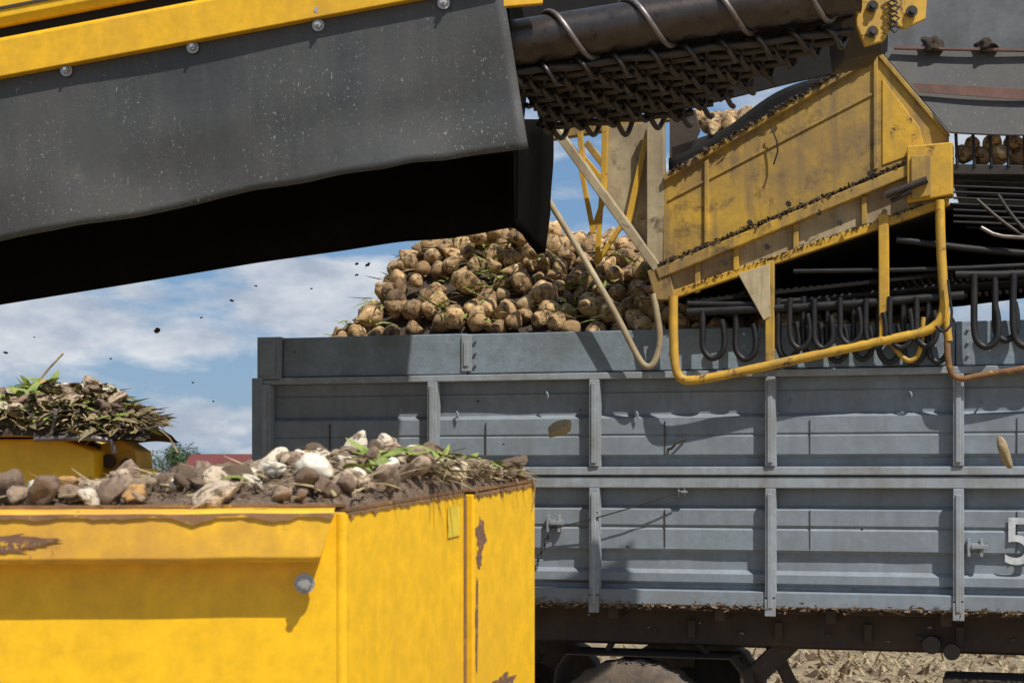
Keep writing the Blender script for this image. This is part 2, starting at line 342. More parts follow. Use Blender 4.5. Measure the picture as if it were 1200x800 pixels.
def wheel(s,t0):
    w=B(); seg=56; rings=[]
    prof=[(.27,.0),(.40,-.0),(.48,.02),(.505,.05),(.51,.12),(.51,.18),(.505,.25),(.48,.28),(.40,.30),(.27,.30)]
    for k in range(seg+1):
        a=2*math.pi*k/seg; lug=(.012 if k%2 else 0)
        rings.append([Vector((s+math.cos(a)*(r+(lug if r>.49 else 0)+.012*noise.noise(Vector((a*6 if k<seg else 0,t*20,s)))),t0+t,.52+math.sin(a)*(r+(lug if r>.49 else 0)))) for r,t in prof])
    w.grid(rings); o=tb(w,'wheel','tyre')
    rim=B(); rings=[]
    for k in range(seg+1):
        a=2*math.pi*k/seg; rings.append([Vector((s+math.cos(a)*r,t0+t,.52+math.sin(a)*r)) for r,t in((.27,.02),(.25,.05),(.2,.12),(.1,.1),(.09,.03),(.001,.03))])
    rim.grid(rings)
    for k in range(8):
        a=k*math.pi/4; rim.tube([(s+.14*math.cos(a),t0+.13,.52+.14*math.sin(a)),(s+.14*math.cos(a),t0+.08,.52+.14*math.sin(a))],.014,6)
    r=rim.done('rim','chassis',o,wpar=False)
for s in (2.28,1.15,6.4):
    for t0 in (.06,1.98): wheel(s,t0)
for s in (1.1,2.23,6.35):
    b=B(); b.box((s,.4,.45),(s+.1,2.0,.56)); tb(b,'axle','chassis')
b=B(); prof=[(1.80,.72),(1.84,.97),(1.90,1.055),(2.86,1.055),(2.92,.98),(2.95,.72)]
b.grid([[Vector((s,t,z)) for s,z in prof] for t in (.10,.5)],False); tb(b,'mudguard','chassis',solid=.01)
b=B(); b.box((2.62,.3,.8),(2.9,.34,1.04)); tb(b,'mud_flap','rubber_dark',.004)
for P in (((2.1,.3,1.06),(2.15,.3,1.15)),((2.7,.3,1.06),(2.6,.3,1.15))):
    b=B(); b.tube(P,.02,8); tb(b,'mudguard_stay','chassis')
b=B(); b.beam((2.98,.3,.95),(3.18,.35,1.15),.05,.12); tb(b,'frame_bracket','chassis',.004)
b=B(); b.beam((3.3,.5,.6),(3.05,.4,1.12),.05,.07); tb(b,'frame_bracket','chassis',.004)
b=B(); b.box((4.03,.12,.62),(4.9,.5,.985)); tb(b,'storage_box','chassis',.01)
b=B(); b.tube([(4.08,.1,1.13),(4.08,.16,1.13)],.045,14); tb(b,'air_coupling','steel')
b=B(); b.tube([(3.97,.15,1.16),(3.97,.28,1.16)],.05,14); tb(b,'air_coupling','steel')
b=B()
for i in range(1500):
    s=R.uniform(1.6,L-.5); c=Vector((s,-.052+R.uniform(-.012,.03),zB+R.uniform(-.03,.035)*R.random())); r=R.uniform(.004,.016)
    b.add([c+Vector((R.uniform(-2,2)*r,R.uniform(-1,1)*r,R.uniform(-1,1)*r)) for _ in range(4)],[(0,1,2),(0,1,3),(1,2,3),(0,2,3)])
o=tb(b,'mud_crust','drysoil'); o['kind']='stuff'

# ---------------------------------------------------------------- sugar beets
def beet_mesh(seed):
    r=random.Random(seed); bm=bmesh.new(); bmesh.ops.create_icosphere(bm,subdivisions=3,radius=1)
    el=r.uniform(1.25,1.7); of=Vector((seed*3.1,seed*1.7,0)); bend=r.uniform(-.25,.25)
    sx=r.uniform(.86,1.05)
    for v in bm.verts:
        c=v.co.copy(); t=c.z; s=1+.14*noise.noise(c*1.2+of)+.07*noise.noise(c*2.9+of)+.015*noise.noise(c*7+of)
        g=1-.72*max(0,-t)**1.5
        z=t*(el if t<0 else .76)
        if t>.7: z+=.11*noise.noise(c*5+of)-.05
        v.co=Vector((c.x*g*s*sx+bend*min(0,t)**2,c.y*g*s,z*s))
    me=bpy.data.meshes.new('sugar_beet'); bm.to_mesh(me); bm.free()
    for p in me.polygons: p.use_smooth=True
    me.materials.append(M['beet']); return me
BM=[beet_mesh(i+1) for i in range(12)]
def put_beet(p,r,label='muddy brown sugar beet in the heap on the trailer',group='sugar beets heaped on the trailer'):
    o=bpy.data.objects.new('sugar_beet',R.choice(BM)); COL.objects.link(o)
    o.location=p; o.rotation_euler=(R.uniform(0,6.28),R.uniform(0,6.28),R.uniform(0,6.28)); k=r*R.uniform(.88,1.12); o.scale=(k,k*R.uniform(.88,1.12),k)
    top(o,label,'sugar beet',group)
prof=[(-.1,-.5),(.15,-.45),(.34,-.10),(.44,.25),(.54,.52),(.64,.72),(.8,.82),(1.0,.86),(1.25,.86),(1.5,.78),(1.75,.71),(2.1,.67),(2.5,.64),(2.75,.50),(3.1,.32),(3.6,.20),(4.5,.08),(7,-.2)]
def heap(s,t):
    q=abs(t-1.2)/1.2
    return zTop-.03+interp(prof,s)*(1-q**1.6)-.05*q+.08*noise.noise(Vector((s*2.6,t*2.6,1)))*(1-q)
b=B(); rows=[]
for j in range(46):
    t=.09+2.26*j/45; row=[]
    for i in range(120):
        s=.03+(L-.1)*i/119; row.append(TO+TU*s+TV*t+Vector((0,0,heap(s,t)-.095+.03*noise.noise(Vector((s*9,t*9,0))))))
    rows.append(row)
b.grid(rows); o=b.done('beet_heap_core','soil'); top(o,'soil-covered mass of beets filling the trailer','beet heap',kind='stuff')
cand=[]; step=.124; j=0; t=.12
while t<1.5:
    s=.34+(step/2 if j%2 else 0)
    while s<4.0:
        cand.append((s+R.uniform(-.04,.04),max(.115,t+R.uniform(-.035,.035)))); s+=step
    t+=step*.80; j+=1
R.shuffle(cand)
cand.sort(key=lambda c:(c[0]>3.2)+(c[1]>1.38)-(c[0]>3.2 and c[1]<.35))
NB=258
for s,t in cand[:NB]:
    put_beet(TO+TU*s+TV*t+Vector((0,0,heap(s,t)-.01+R.uniform(-.035,.05))),R.choice((.050,.057,.062,.066,.070,.080)))
b=B(); vsrc=[[v.co.copy() for v in m.vertices] for m in BM[:3]]; fsrc=[[tuple(p.vertices) for p in m.polygons] for m in BM[:3]]
rest=cand[NB:]+[(R.uniform(.45,6.8),R.uniform(1.5,2.3)) for _ in range(110)]
for s,t in rest:
    k=R.randrange(3); q=Euler((R.uniform(0,6),R.uniform(0,6),0)).to_matrix(); c=TO+TU*s+TV*t+Vector((0,0,heap(s,t)-.01)); sz=R.uniform(.05,.07)
    b.add([c+q@v*sz for v in vsrc[k]],fsrc[k],True)
o=b.done('beet_heap_rear','beet'); top(o,'sugar beets massed on the far slope of the heap','beet heap',kind='stuff')
for px,py in ((604,262),(612,276),(596,280),(575,272),(624,294),(560,278)):
    put_beet(at(px,py,10.5+R.uniform(-.2,.5)),R.uniform(.055,.068),'muddy sugar beet tumbling from the chute onto the heap','sugar beets heaped on the trailer')
def strips(name,mat,n,samp,l0,l1,w,label,cat,seed,up=.5,parent=None):
    r=random.Random(seed); b=B()
    for i in range(n):
        p=samp(r); a=r.uniform(0,6.28); l=r.uniform(l0,l1); ww=w*r.uniform(.5,1.4); d=Vector((math.cos(a),math.sin(a),r.uniform(-.1,up))).normalized(); sd=d.cross(Vector((r.uniform(-1,1),r.uniform(-1,1),1))).normalized()*ww
        droop=r.uniform(-.1,.5)*l; cv=d.cross(Vector((0,0,1)))*r.uniform(-.3,.3)*l
        P=[p+d*l*k/4-Vector((0,0,droop*(k/4)**2))+cv*(k/4)**2 for k in range(5)]
        W=[.5,1,.9,.6,.1]
        rows=[[P[k]-sd*W[k],P[k]+sd*W[k]] for k in range(5)]
        b.grid(rows,True)
    o=b.done(name,mat); top(o,label,cat,kind='stuff'); return o
def sheap(r):
    s=r.uniform(.42,2.9); t=r.uniform(.1,1.2); return TO+TU*s+TV*t+Vector((0,0,heap(s,t)+.05))
_cl=[(R.uniform(.42,2.7),R.uniform(.1,1.1)) for _ in range(30)]
def sheapc(r):
    s,t=r.choice(_cl); s+=r.gauss(0,.05); t+=r.gauss(0,.05); t=max(.1,t); return TO+TU*s+TV*t+Vector((0,0,heap(s,t)+.055))
strips('leaf_scrap','leaf',420,sheapc,.05,.17,.007,'green beet leaf scraps tangled among the beets','leaves',1,.7)
strips('stalk_scrap','stalk',450,sheap,.04,.14,.004,'dry stalks and straw among the beets','stalks',2,.6)

# ---------------------------------------------------------------- discharge conveyor with rubber skirts
A=empty('discharge_conveyor',at(200,300,8.2),'yellow-framed conveyor with large hanging black rubber skirts','conveyor')
topn=lambda x:87-.187*x
botn=[(-500,372),(-200,320),(0,282),(60,271),(100,262),(160,255),(200,246),(260,232),(300,222),(360,213),(400,205),(450,198),(480,190),(520,188),(560,181),(600,176),(640,172)]
Yn=lambda x:7.4-.4*x/600
b=B(); rows=[]
NX=90; NZ=22
for j in range(NZ+1):
    v=j/NZ; row=[]
    for i in range(NX+1):
        u=i/NX; xt=lerp(-480,588,u); xb=lerp(-480,619,u)
        yb=interp(botn,xb)+5*noise.noise(Vector((u*9,1,0))); yt=topn(xt)
        x=lerp(xt,xb,v); y=lerp(yt,yb,v)
        d=.035*math.sin(u*21)*v*v+.03*noise.noise(Vector((u*8,v*3,0)))*v+.07*noise.noise(Vector((u*3,v,5)))*v
        row.append(at(x,y,Yn(x)+d))
    rows.append(row)
b.grid(rows); b.done('rubber_skirt','rubber',A,solid=.012,label='dusty black rubber skirt with pale splashes')
dirn=(at(588,topn(588),7.0)-at(-480,topn(-480),Yn(-480))); 
p0=at(-480,topn(-480),Yn(-480)); 
def extr(prof,name,mat,p0,d,par,bevel=.004):
    b=B(); pts=[p0+Vector((0,y,z)) for y,z in prof]; b.prism(pts,d); return b.done(name,mat,par,bevel)
extr([(-.035,-.02),(-.035,.135),(-.02,.15),(.04,.155),(.04,-.02)],'beam','yellow',p0,dirn,A)
extr([(.01,.156),(.01,.20),(.05,.20),(.05,.156)],'beam_groove','rubber_dark',p0,dirn,A,.002)
extr([(-.02,.201),(-.045,.23),(-.045,.75),(.05,.75),(.05,.201)],'upper_beam','yellow_clean',p0,dirn,A)
extr([(-.052,.262),(-.052,.275),(-.046,.275),(-.046,.262)],'beam_seam','chassis',p0,dirn,A,.001)
for px,py in ((-70,108),(78,83),(226,56),(373,30),(520,4)):
    c=at(px,py,Yn(px)-.015); b=B(); b.tube([c,c+Vector((0,-.006,0))],.026,16); b.tube([c+Vector((0,-.006,0)),c+Vector((0,-.025,0))],.015,6); b.tube([c+Vector((0,-.025,0)),c+Vector((0,-.037,0))],.007,8); b.done('bolt','zinc',A)
    c2=c+Vector((0,-.028,.055)); b=B(); b.tube([c2,c2+Vector((0,-.01,0))],.014,6); b.done('bolt','zinc',A)
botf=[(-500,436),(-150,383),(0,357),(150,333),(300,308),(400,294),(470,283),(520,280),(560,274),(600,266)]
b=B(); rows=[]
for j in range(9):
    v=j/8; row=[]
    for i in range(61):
        xb=lerp(-480,602,i/60); xt=lerp(-480,640,i/60); x=lerp(xt,xb,v); yb=interp(botf,xb); yt=-10-.18*xt  # hidden top raised and end slanted to throw shadow on the trailer
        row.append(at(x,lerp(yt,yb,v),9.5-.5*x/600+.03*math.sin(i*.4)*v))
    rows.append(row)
b.grid(rows); b.done('rubber_skirt','rubber_shaded',A,solid=.012,label='dark far rubber skirt with shadow painted into its colour')
b=B(); b.prism([at(-480,250,7.75),at(590,65,7.05),at(590,150,9.0),at(-480,310,9.85)],(0,0,.05)); b.done('belt','rubber_dark',A)
b=B(); b.prism([at(-480,150,7.6),at(588,-10,7.1),at(588,80,9.0),at(-480,245,9.85)],(0,0,.05)); b.done('trough_cover','yellow_dirty',A)
b=B(); b.prism([at(604,172,7.08),at(604,256,8.94),at(604,60,8.94),at(590,-40,7.08)],(.012,0,0)); b.done('added_sun_block','rubber_shaded',A)  # added sheet that keeps sun off the inside of the far skirt
b=B(); rows=[]
for j in range(9):
    v=j/8; yb=lambda x:interp([(598,266),(606,268),(614,274),(622,286),(632,298),(641,296),(646,250)],x)
    rows.append([at(x+2*math.sin(v*5),lerp(140,yb(x),v),9.0-.03*math.sin(x*.2)) for x in (598,606,614,622,632,641,646)])
b.grid(rows); b.done('end_flap','rubber_shaded',A,solid=.012)  # hanging flap, blackened and widened to paint the dark chute mouth
b=B(); b.prism([at(588,-60,7.0),at(640,-60,7.0),at(636,4,7.0),at(590,8,7.0)],(0,.03,0)); b.done('bracket','yellow',A,.003)

# ---------------------------------------------------------------- spiral roller and web
K=empty('spiral_roller_bed',at(780,60,7.3),'dark shiny spiral cleaning roller above a web of coiled rods','cleaning rollers')
q0=at(560,58,7.2); q1=at(1005,-12,7.1); ax=(q1-q0).normalized()
b=B(); b.tube([q0,q1],.098,40); b.done('roller','roller',K)
e1=ax.cross(Vector((0,0,1))).normalized(); e2=e1.cross(ax)
LL=(q1-q0).length
b=B(); pts=[]; nt_=int(LL/.33*24)
for i in range(nt_+1):
    a=-2*math.pi*i/24+1.0; pts.append(q0+ax*(LL*i/nt_)+(e1*math.cos(a)+e2*math.sin(a))*.108)
b.tube(pts,.012,8); b.done('spiral_rod','worn',K)
def webp(u,v,dz=0):
    l=Vector((lerp(600,640,v),lerp(86,148,v))); r=Vector((lerp(1000,812,v),lerp(36,132,v)))
    p=l.lerp(r,u); return at(p.x,p.y,lerp(7.2,8.0,v))+Vector((0,0,dz))
for k in range(9):
    v=k/8; b=B(); b.tube([webp(i/12,v,.006*math.sin(i*2+k)) for i in range(13)],.018,8); b.done('web_rod','steel',K)
for k in range(9):
    v=k/8; P0_=webp(0,v); P1_=webp(1,v); d_=(P1_-P0_); ll=d_.length; d_=d_/ll; f1=d_.cross(Vector((0,0,1))).normalized(); f2=f1.cross(d_)
    n_=int(ll/.15*14); rr=.046
    b=B(); b.tube([P0_+d_*(ll*i/n_)+(f1*math.cos(-i*math.pi/7+k*1.7)*rr*1.2+f2*math.sin(-i*math.pi/7+k*1.7)*rr)+Vector((0,0,-.014+.02*noise.noise(Vector((i*.1,k,0))))) for i in range(n_+1)],.0125,7); b.done('coil','steel' if k%3 else 'roller',K)
b=B(); b.grid([[webp(u/8,v/6,.07) for u in range(9)] for v in range(7)]); b.done('web_backing','rubber_dark',K,solid=.02)
b=B(); b.prism([at(600,-40,8.05),at(1045,-60,8.05),at(1040,60,8.05),at(985,84,8.05),at(930,96,8.05),at(810,126,8.05),at(642,142,8.05)],(0,.03,.0)); b.done('guard_plate','rubber_dark',K)
b=B(); b.prism([at(978,-40,7.3),at(1030,-40,7.3),at(1034,60,7.6),at(990,70,7.6)],(0,.3,0)); b.done('roller_mount','steel',K,.004)
b=B(); b.prism([at(998,-60,7.15),at(1090,-60,7.15),at(1085,22,7.15),at(1060,34,7.15),at(1048,28,7.15),at(1036,48,7.15),at(1014,54,7.15),at(1004,30,7.15)],(0,.03,0)); b.done('pivot_bracket','yellow_worn',K,.005)
for px,py in ((1022,38),(1068,14),(1022,8)):
    c=at(px,py,7.14); b=B(); b.tube([c,c+Vector((0,-.012,0))],.024,16); b.tube([c,c+Vector((0,-.03,0))],.013,6); b.done('pivot_bolt','steel',K)
b=B()
for i in range(8):
    a=at(1046+(i%2)*2,-12+i*6,7.12); b.tube([a,a+Vector((.02,0,-.012)),a+Vector((0,0,-.03)),a+Vector((-.02,0,-.012)),a],.005,5)
b.done('chain','black',K)

# ---------------------------------------------------------------- yellow cleaning unit
CN=Vector((.295,.955,0))
def C(px,py,d=0):
    Y=1/(.109051+1.434e-5*(px-1115)); p=at(px,py,Y); return p+CN*d
U=empty('cleaning_elevator',C(950,300,.5),'muddy yellow beet cleaning elevator with tube frame and spring tines','loader machine')
def plate(pts,th,name,mat,bevel=.004,d=0,par=None,label=None):
    b=B(); b.prism([C(x,y,d) for x,y in pts],CN*th); return b.done(name,mat,par or U,bevel,label=label)
plate([(1030,62),(1112,158),(1112,182),(775,318),(778,212)],.02,'side_plate','yellow_dirty')
plate([(1027,64),(1031,60),(1113,157),(1109,160)],.08,'plate_flange','yellow_dirty',d=-.02)
plate([(1031,61),(1028,69),(779,213),(779,205)],.07,'plate_flange','yellow_dirty',d=-.03)
for x,y0,y1 in ((1024,70,200),(826,190,286)):
    plate([(x,y0),(x+5,y0-3),(x+5,y1-2),(x,y1)],.04,'rib','yellow_dirty',d=-.02)
plate([(1034,92),(1078,150),(1084,176),(1034,194)],.006,'gusset','yellow_worn',d=-.007)
plate([(1024,108),(1024,111),(783,236),(783,233)],.012,'plate_crease','yellow_dirty',d=-.009,bevel=.002)
b=B(); b.beam(C(1116,180,-.01),C(772,322,-.01),.08,.06); b.done('channel_beam','yellow_dirty',U,.006)
b=B(); b.beam(C(1112,236,-.0),C(782,348,-.0),.05,.045); b.done('channel_beam','yellow_worn',U,.005)
plate([(1112,186),(1112,236),(780,344),(778,320)],.02,'web_plate','cream',d=.012)
for x in (1010,930,860,815):
    y0=182+(1116-x)*.405; plate([(x,y0+6),(x+6,y0+4),(x+6,y0+38),(x,y0+40)],.03,'rib','yellow_dirty',d=-.02)
for i,(x,y) in enumerate(((985,262),(1045,232),(900,290),(960,250),(850,308),(1020,205),(925,240),(880,262))):
    b=B(); c=C(x,y,-.02); b.tube([c,c-CN*.03],.016,6); b.done('bolt','steel',U)
plate([(1064,174),(1117,169),(1117,230),(1064,240)],.14,'end_box','yellow_worn',d=-.07,bevel=.006)
plate([(1069,186),(1092,184),(1092,232),(1069,236)],.01,'end_box_recess','yellow_dirty',d=-.082)
b=B(); b.tube([C(1040,232,-.10),C(1088,214,-.10)],.020,12); b.done('tensioner_bolt','steel',U)
b=B(); b.tube([C(1046,238,-.08),C(1070,228,-.11)],.013,8); b.done('tensioner_bolt','steel',U)
def pipe(pts,r,name='frame_tube',mat='yellow_worn',sm=2,d=-.045):
    b=B(); b.tube([C(*(p if len(p)==3 else (*p,d))) for p in pts],r,12,sm); return b.done(name,mat,U)
pipe([(1102,236),(1103,290),(1106,335),(1108,365),(1096,386),(1066,394),(960,416),(870,436),(820,446),(798,446),(792,425),(791,385),(791,348)],.026,mat='yellow_worn')
pipe([(767,345),(772,372),(776,400),(768,428),(758,431),(748,418),(722,365),(665,268),(606,176)],.018,mat='cream',d=-.03)
pipe([(1110,400),(1112,432),(1122,446),(1150,440),(1215,430),(1260,420)],.018,mat='rustrim',d=-.03)
pipe([(1108,360),(1112,400)],.022,d=-.03)
pipe([(1040,395),(1056,418),(1068,425),(1080,412),(1082,372)],.014,mat='yellow_dirty',d=-.02)
b=B(); b.beam(C(1036,252,-.03),C(1037,402,-.03),.055,.03,CN); b.done('frame_post','yellow_worn',U,.006)
b=B(); b.beam(C(903,306,-.02),C(903,424,-.02),.05,.03,CN); b.done('frame_post','yellow_dirty',U,.006)
plate([(866,322),(903,310),(904,372),(896,376)],.015,'gusset','cream',d=-.04)
plate([(760,318),(785,312),(792,352),(770,352)],.08,'end_gusset','yellow_dirty',d=-.04)
b=B(); rows=[]
for j in range(5):
    v=j/4; row=[]
    for i in range(25):
        u=i/24; x=lerp(1036,783,u); yt=lerp(46,182,u)+ (7*math.sin(u*9)); yb=lerp(66,216,u); row.append(C(x,lerp(yt,yb,v),.03+.02*math.sin(u*12)))
    rows.append(row)
b.grid(rows); b.done('sealing_rubber','rubber_dark',U,solid=.012)
b=B(); rows=[]
for j in range(9):
    v=j/8; row=[]
    for i in range(31):
        u=i/30; xt=lerp(1028,1420,u); xb=lerp(1114,1440,u); row.append(C(lerp(xt,xb,v),lerp(52+6*u,158+8*u,v)+1.2*math.sin(u*9)*v,.12-.18*v+.008*math.sin(u*7)))
    rows.append(row)
b.grid(rows,False); b.done('rubber_sheet','rubber_mat',U,solid=.014)
plate([(1068,98),(1200,105),(1420,113),(1420,125),(1200,118),(1077,109)],.006,'clamp_strip','redstrip',.001,d=-.02)
plate([(1046,51),(1420,58),(1420,61),(1046,54)],.03,'clamp_strip','redstrip',.001,d=.06)
plate([(1030,-90),(1420,-90),(1420,62),(1030,58)],.03,'hopper_plate','sheet',.003,d=.45)
plate([(784,170),(1036,86),(1036,104),(784,190)],1.2,'trough_floor','steel',.003,d=.06)
plate([(1113,192),(1420,198),(1420,206),(1113,204)],1.3,'deck','steel',.003,d=0)
for i in range(14):
    x=1120+i*20; b=B(); b.tube([C(x,154,.0),C(x+2,196,.0)],.009,6); b.done('cage_bar','black',U)
for i in range(8):
    y=210+i*7; b=B(); b.tube([C(1117,y,.03),C(1420,y+12,.03)],.007,6); b.done('web_bar','black',U)
for i in range(6):
    b=B(); b.tube([C(1130,212+i*9,.3),C(1420,222+i*9,.3)],.012,6); b.done('web_bar','black',U)
for i in range(66):
    x=806+i*9; y=352-(x-806)*.105
    b=B(); b.tube([C(x,y,.02),C(x,y,1.35)],.014,6); b.done('web_rod','black',U)
for d in (.03,.5,.95,1.33):
    b=B(); b.beam(C(803,354,d),C(1420,286,d),.05,.018); b.done('web_belt','rubber_dark',U)
for d in (.1,.25,.4):
    b=B(); b.tube([C(803,364,d),C(1110,332,d),C(1420,310,d)],.016,8); b.done('grate_bar','black',U)
plate([(800,330),(905,296),(1118,222),(1420,240),(1420,290),(1118,330),(806,360)],.02,'dark_back_panel','rubber_shaded',.002,d=1.36)  # dark panel painting in the shade at the back of the cavity
plate([(786,344),(1112,236),(1420,250),(1420,256),(1112,244),(786,350)],1.3,'added_dark_slab','rubber_dark',.002,d=.05)  # slab added dark above the web so the shaded underside reads dark
for (x0,y0,x1,y1,d,r) in ((930,318,1260,308,.0,.014),(806,356,940,352,.0,.018),(1050,280,1260,300,.03,.02),(1145,235,1200,278,-.04,.010),(1170,230,1200,270,-.05,.010),(806,366,1130,346,-.01,.024),(1120,322,1260,316,-.01,.022)):
    b=B(); b.tube([C(x0,y0,d),C((x0+x1)/2,(y0+y1)/2+3,d),C(x1,y1,d)],r,8,1); b.done('support_rod','black' if r>.013 else 'steel',U)
b=B()
b.tube([C(1150,268,-.05),C(1168,278,-.05),C(1200,280,-.05),C(1260,282,-.05)],.011,8,1); b.done('release_lever','worn',U)
def tine(x,y0,y1,w,d,r):
    b=B(); j=R.uniform(-3,3)
    b.tube([C(x,y0,d),C(x+j*.4,y0+(y1-y0)*.5,d),C(x,y1-w*.45,d),C(x+w*.2,y1-2,d),C(x+w*.5,y1+2,d),C(x+w*.85,y1-4,d),C(x+w,y1-w*.5,d),C(x+w*.98,y1-w*1.2,d),C(x+w*.86,y1-w*1.7,d)],r,8,2)
    b.done('spring_tine','black',U)
for x,y0,y1,w,d,r in ((824,364,419,26,-.02,.018),(862,362,420,24,.0,.018),(1142,322,406,28,-.03,.019),(1166,320,398,26,-.01,.018),(1188,322,405,28,-.03,.019),(1216,322,405,28,-.03,.019),(1244,322,405,26,-.03,.019)): tine(x,y0,y1,w,d,r)
x=912; i=0
while x<1092:
    tine(x,350+R.uniform(-3,3),(406 if i%2 else 420)+R.uniform(-4,5),R.uniform(22,26),(-.045 if i%2 else -.005),R.uniform(.015,.018)); x+=R.uniform(13,16); i+=1
b=B(); b.tube([C(1098,384,-.1),C(1108,392,-.12),C(1118,380,-.1),C(1112,330,-.1)],.008,6,1); b.done('hose','black',U)
b=B(); b.tube([C(905,150,-.04),C(915,175,-.06),C(908,195,-.05)],.005,6,1); b.done('hose','black',U)
# pale cladding, chords and struts at the lower end
b=B(); b.beam(C(648,150,.08),C(772,316,.0),.05,.09,CN); b.done('lattice_chord','cream',U,.005)
b=B(); b.beam(C(664,150,.45),C(775,294,.45),.04,.05,CN); b.done('lattice_chord','yellow_dirty',U,.005)
plate([(758,136),(778,132),(779,318),(766,312),(758,288)],.05,'end_plate','cream',d=.0)
plate([(706,146),(757,138),(757,298),(730,262),(706,230)],.012,'cladding','cream',d=.10,label='pale faded cladding plate')
for (a,c_,w) in (((676,150),(680,196),.03),((706,146),(704,226),.035),((757,150),(732,262),.035)):
    b=B(); b.beam(C(*a,.07),C(*c_,.07),w,.03,CN); b.done('lattice_strut','yellow_worn',U,.004)
for a,c_ in (((656,162),(700,214)),((656,168),(674,262)),((672,262),(690,210)),((684,212),(678,300)),((678,298),(712,246))):
    b=B(); b.beam(C(*a,.42),C(*c_,.42),.028,.02,CN); b.done('lattice_strut','yellow_worn',U,.003)
b=B(); b.beam(C(636,152,.2),C(780,128,.2),.06,.05); b.done('lattice_header','yellow_dirty',U,.004)
plate([(782,130),(812,126),(818,150),(800,190),(782,206)],.02,'bulkhead','chassis',.003,d=.06)
for x,y,d in ((808,138,.2),(826,136,.3),(846,142,.2),(866,136,.25),(886,132,.3),(902,124,.3),(838,126,.5),(858,120,.55),(880,116,.5),(822,130,.5),(830,148,.12),(895,140,.12),(872,146,.12),(850,150,.12),(862,128,.3),(912,128,.12),(925,120,.15),(900,112,.5),(930,110,.5),(945,108,.2),(960,100,.2),(975,94,.25)):
    put_beet(C(x,y-7,d),R.uniform(.053,.064),'pale brown sugar beet riding on the cleaning elevator','sugar beets on the elevator')
for x,y,d in ((1128,178,.08),(1150,180,.1),(1172,176,.08),(1194,180,.1),(1214,178,.08),(1138,165,.12),(1162,163,.12),(1186,162,.12),(1206,164,.12)):
    put_beet(C(x,y,d),R.uniform(.05,.062),'muddy sugar beet behind the black cage bars','sugar beets on the elevator')
b=B()
def crumbs(b,p,q,n,r0,r1,sp):
    for i in range(n):
        c=p.lerp(q,R.random())+Vector((R.gauss(0,sp*.4),R.gauss(0,sp*.5),abs(R.gauss(0,sp*.3)))); r=R.uniform(r0,r1)
        vs=[c+Vector((R.uniform(-1,1),R.uniform(-1,1),R.uniform(-.8,.8)))*r for _ in range(5)]
        b.add(vs,[(0,1,2),(0,1,3),(1,2,3),(0,2,3),(0,1,4),(1,2,4),(0,3,4)])
crumbs(b,C(1030,60,-.02),C(785,206,-.02),520,.006,.02,.025)
crumbs(b,C(1060,194,-.03),C(775,312,-.03),900,.005,.016,.022)
crumbs(b,C(1080,242,-.02),C(800,340,-.02),400,.004,.012,.016)
o=b.done('caked_mud','soil',U); o['kind']='stuff'
def clod_mesh(seed,sub=2,amp=.45):
    bm=bmesh.new(); bmesh.ops.create_icosphere(bm,subdivisions=sub,radius=1); of=Vector((seed*5.3,2,seed))
    r=random.Random(seed); pl=[(Vector((r.uniform(-1,1),r.uniform(-1,1),r.uniform(-1,1))).normalized(),r.uniform(.4,.8)) for _ in range(5)]
    for v in bm.verts:
        c=v.co.copy()
        for n_,d_ in pl:
            k=c.dot(n_)
            if k>d_: c-=n_*(k-d_)*.9
        v.co=c*(1+amp*noise.noise(v.co*1.4+of)+.06*noise.noise(v.co*5+of))
    me=bpy.data.meshes.new('fragment'); bm.to_mesh(me); bm.free(); me.materials.append(M['chunk'])
    for p in me.polygons: p.use_smooth=True
    return me
CM=[clod_mesh(i+1,3,.35) for i in range(10)]
SM=[]
for i in range(3):
    m=clod_mesh(20+i,3,.8); m.materials.clear(); m.materials.append(M['soil']); SM.append(m)
def clod(p,sx,sy,sz,name,label,cat,group=None,ms=CM,mat=None,tilt=.5):
    m=R.choice(ms); o=bpy.data.objects.new(name,m); COL.objects.link(o); o.location=p; o.scale=(sx,sy,sz); o.rotation_euler=(R.uniform(-tilt,tilt),R.uniform(-tilt,tilt),R.uniform(0,6.28)); return top(o,label,cat,group)
clod(C(1092,46,.1),.085,.06,.045,'soil_clod','dark soil clod lying on the rubber sheet','soil clod',ms=SM)
clod(C(1156,48,.1),.07,.06,.045,'soil_clod','dark soil clod lying on the rubber sheet','soil clod',ms=SM)

# ---------------------------------------------------------------- near yellow bin
Ap=Vector((-.39,4.0,0)); Bp=Vector((.050,5.2,0)); Lp=Vector((-2.4,3.86,0))
dAB=Bp-Ap; rn=Vector((dAB.y,-dAB.x,0)).normalized(); fn=Vector((.07,-1,0)).normalized()
Dn=empty('trash_bin',(-1.1,4.5,0),'bright yellow steel bin with rusty rim, heaped with beet trash','bin')
def V(p,z): return Vector((p.x,p.y,z))
zL,zA,zBb=H-.098,H-.088,H-.02
b=B(); b.prism([V(Lp,.35),V(Ap,.35),V(Ap,zA),V(Lp,zL)],-fn*.012); b.done('front_wall','yellow_clean',Dn,.003)
M1=Ap+dAB*.585
b=B(); b.prism([V(Ap,.35),V(M1,.35),V(M1,lerp(zA,zBb,.585)),V(Ap,zA)],-rn*.012); b.done('side_wall','yellow_clean',Dn,.003)
b=B(); b.tube([V(Ap,.35)-rn*.012-fn*.008,V(Ap,zA-.004)-rn*.012-fn*.008],.017,16); b.done('corner_edge','yellow_clean',Dn)
P0=Ap+dAB*.600; P1=Ap+dAB*1.0
b=B(); b.prism([V(P0,.35)+rn*.022,V(P1,.35)+rn*.022,V(P1,zBb-.002)+rn*.022,V(P0,lerp(zA,zBb,.6)-.006)+rn*.022],-rn*.09); b.done('corner_post','yellow_clean',Dn,.006)
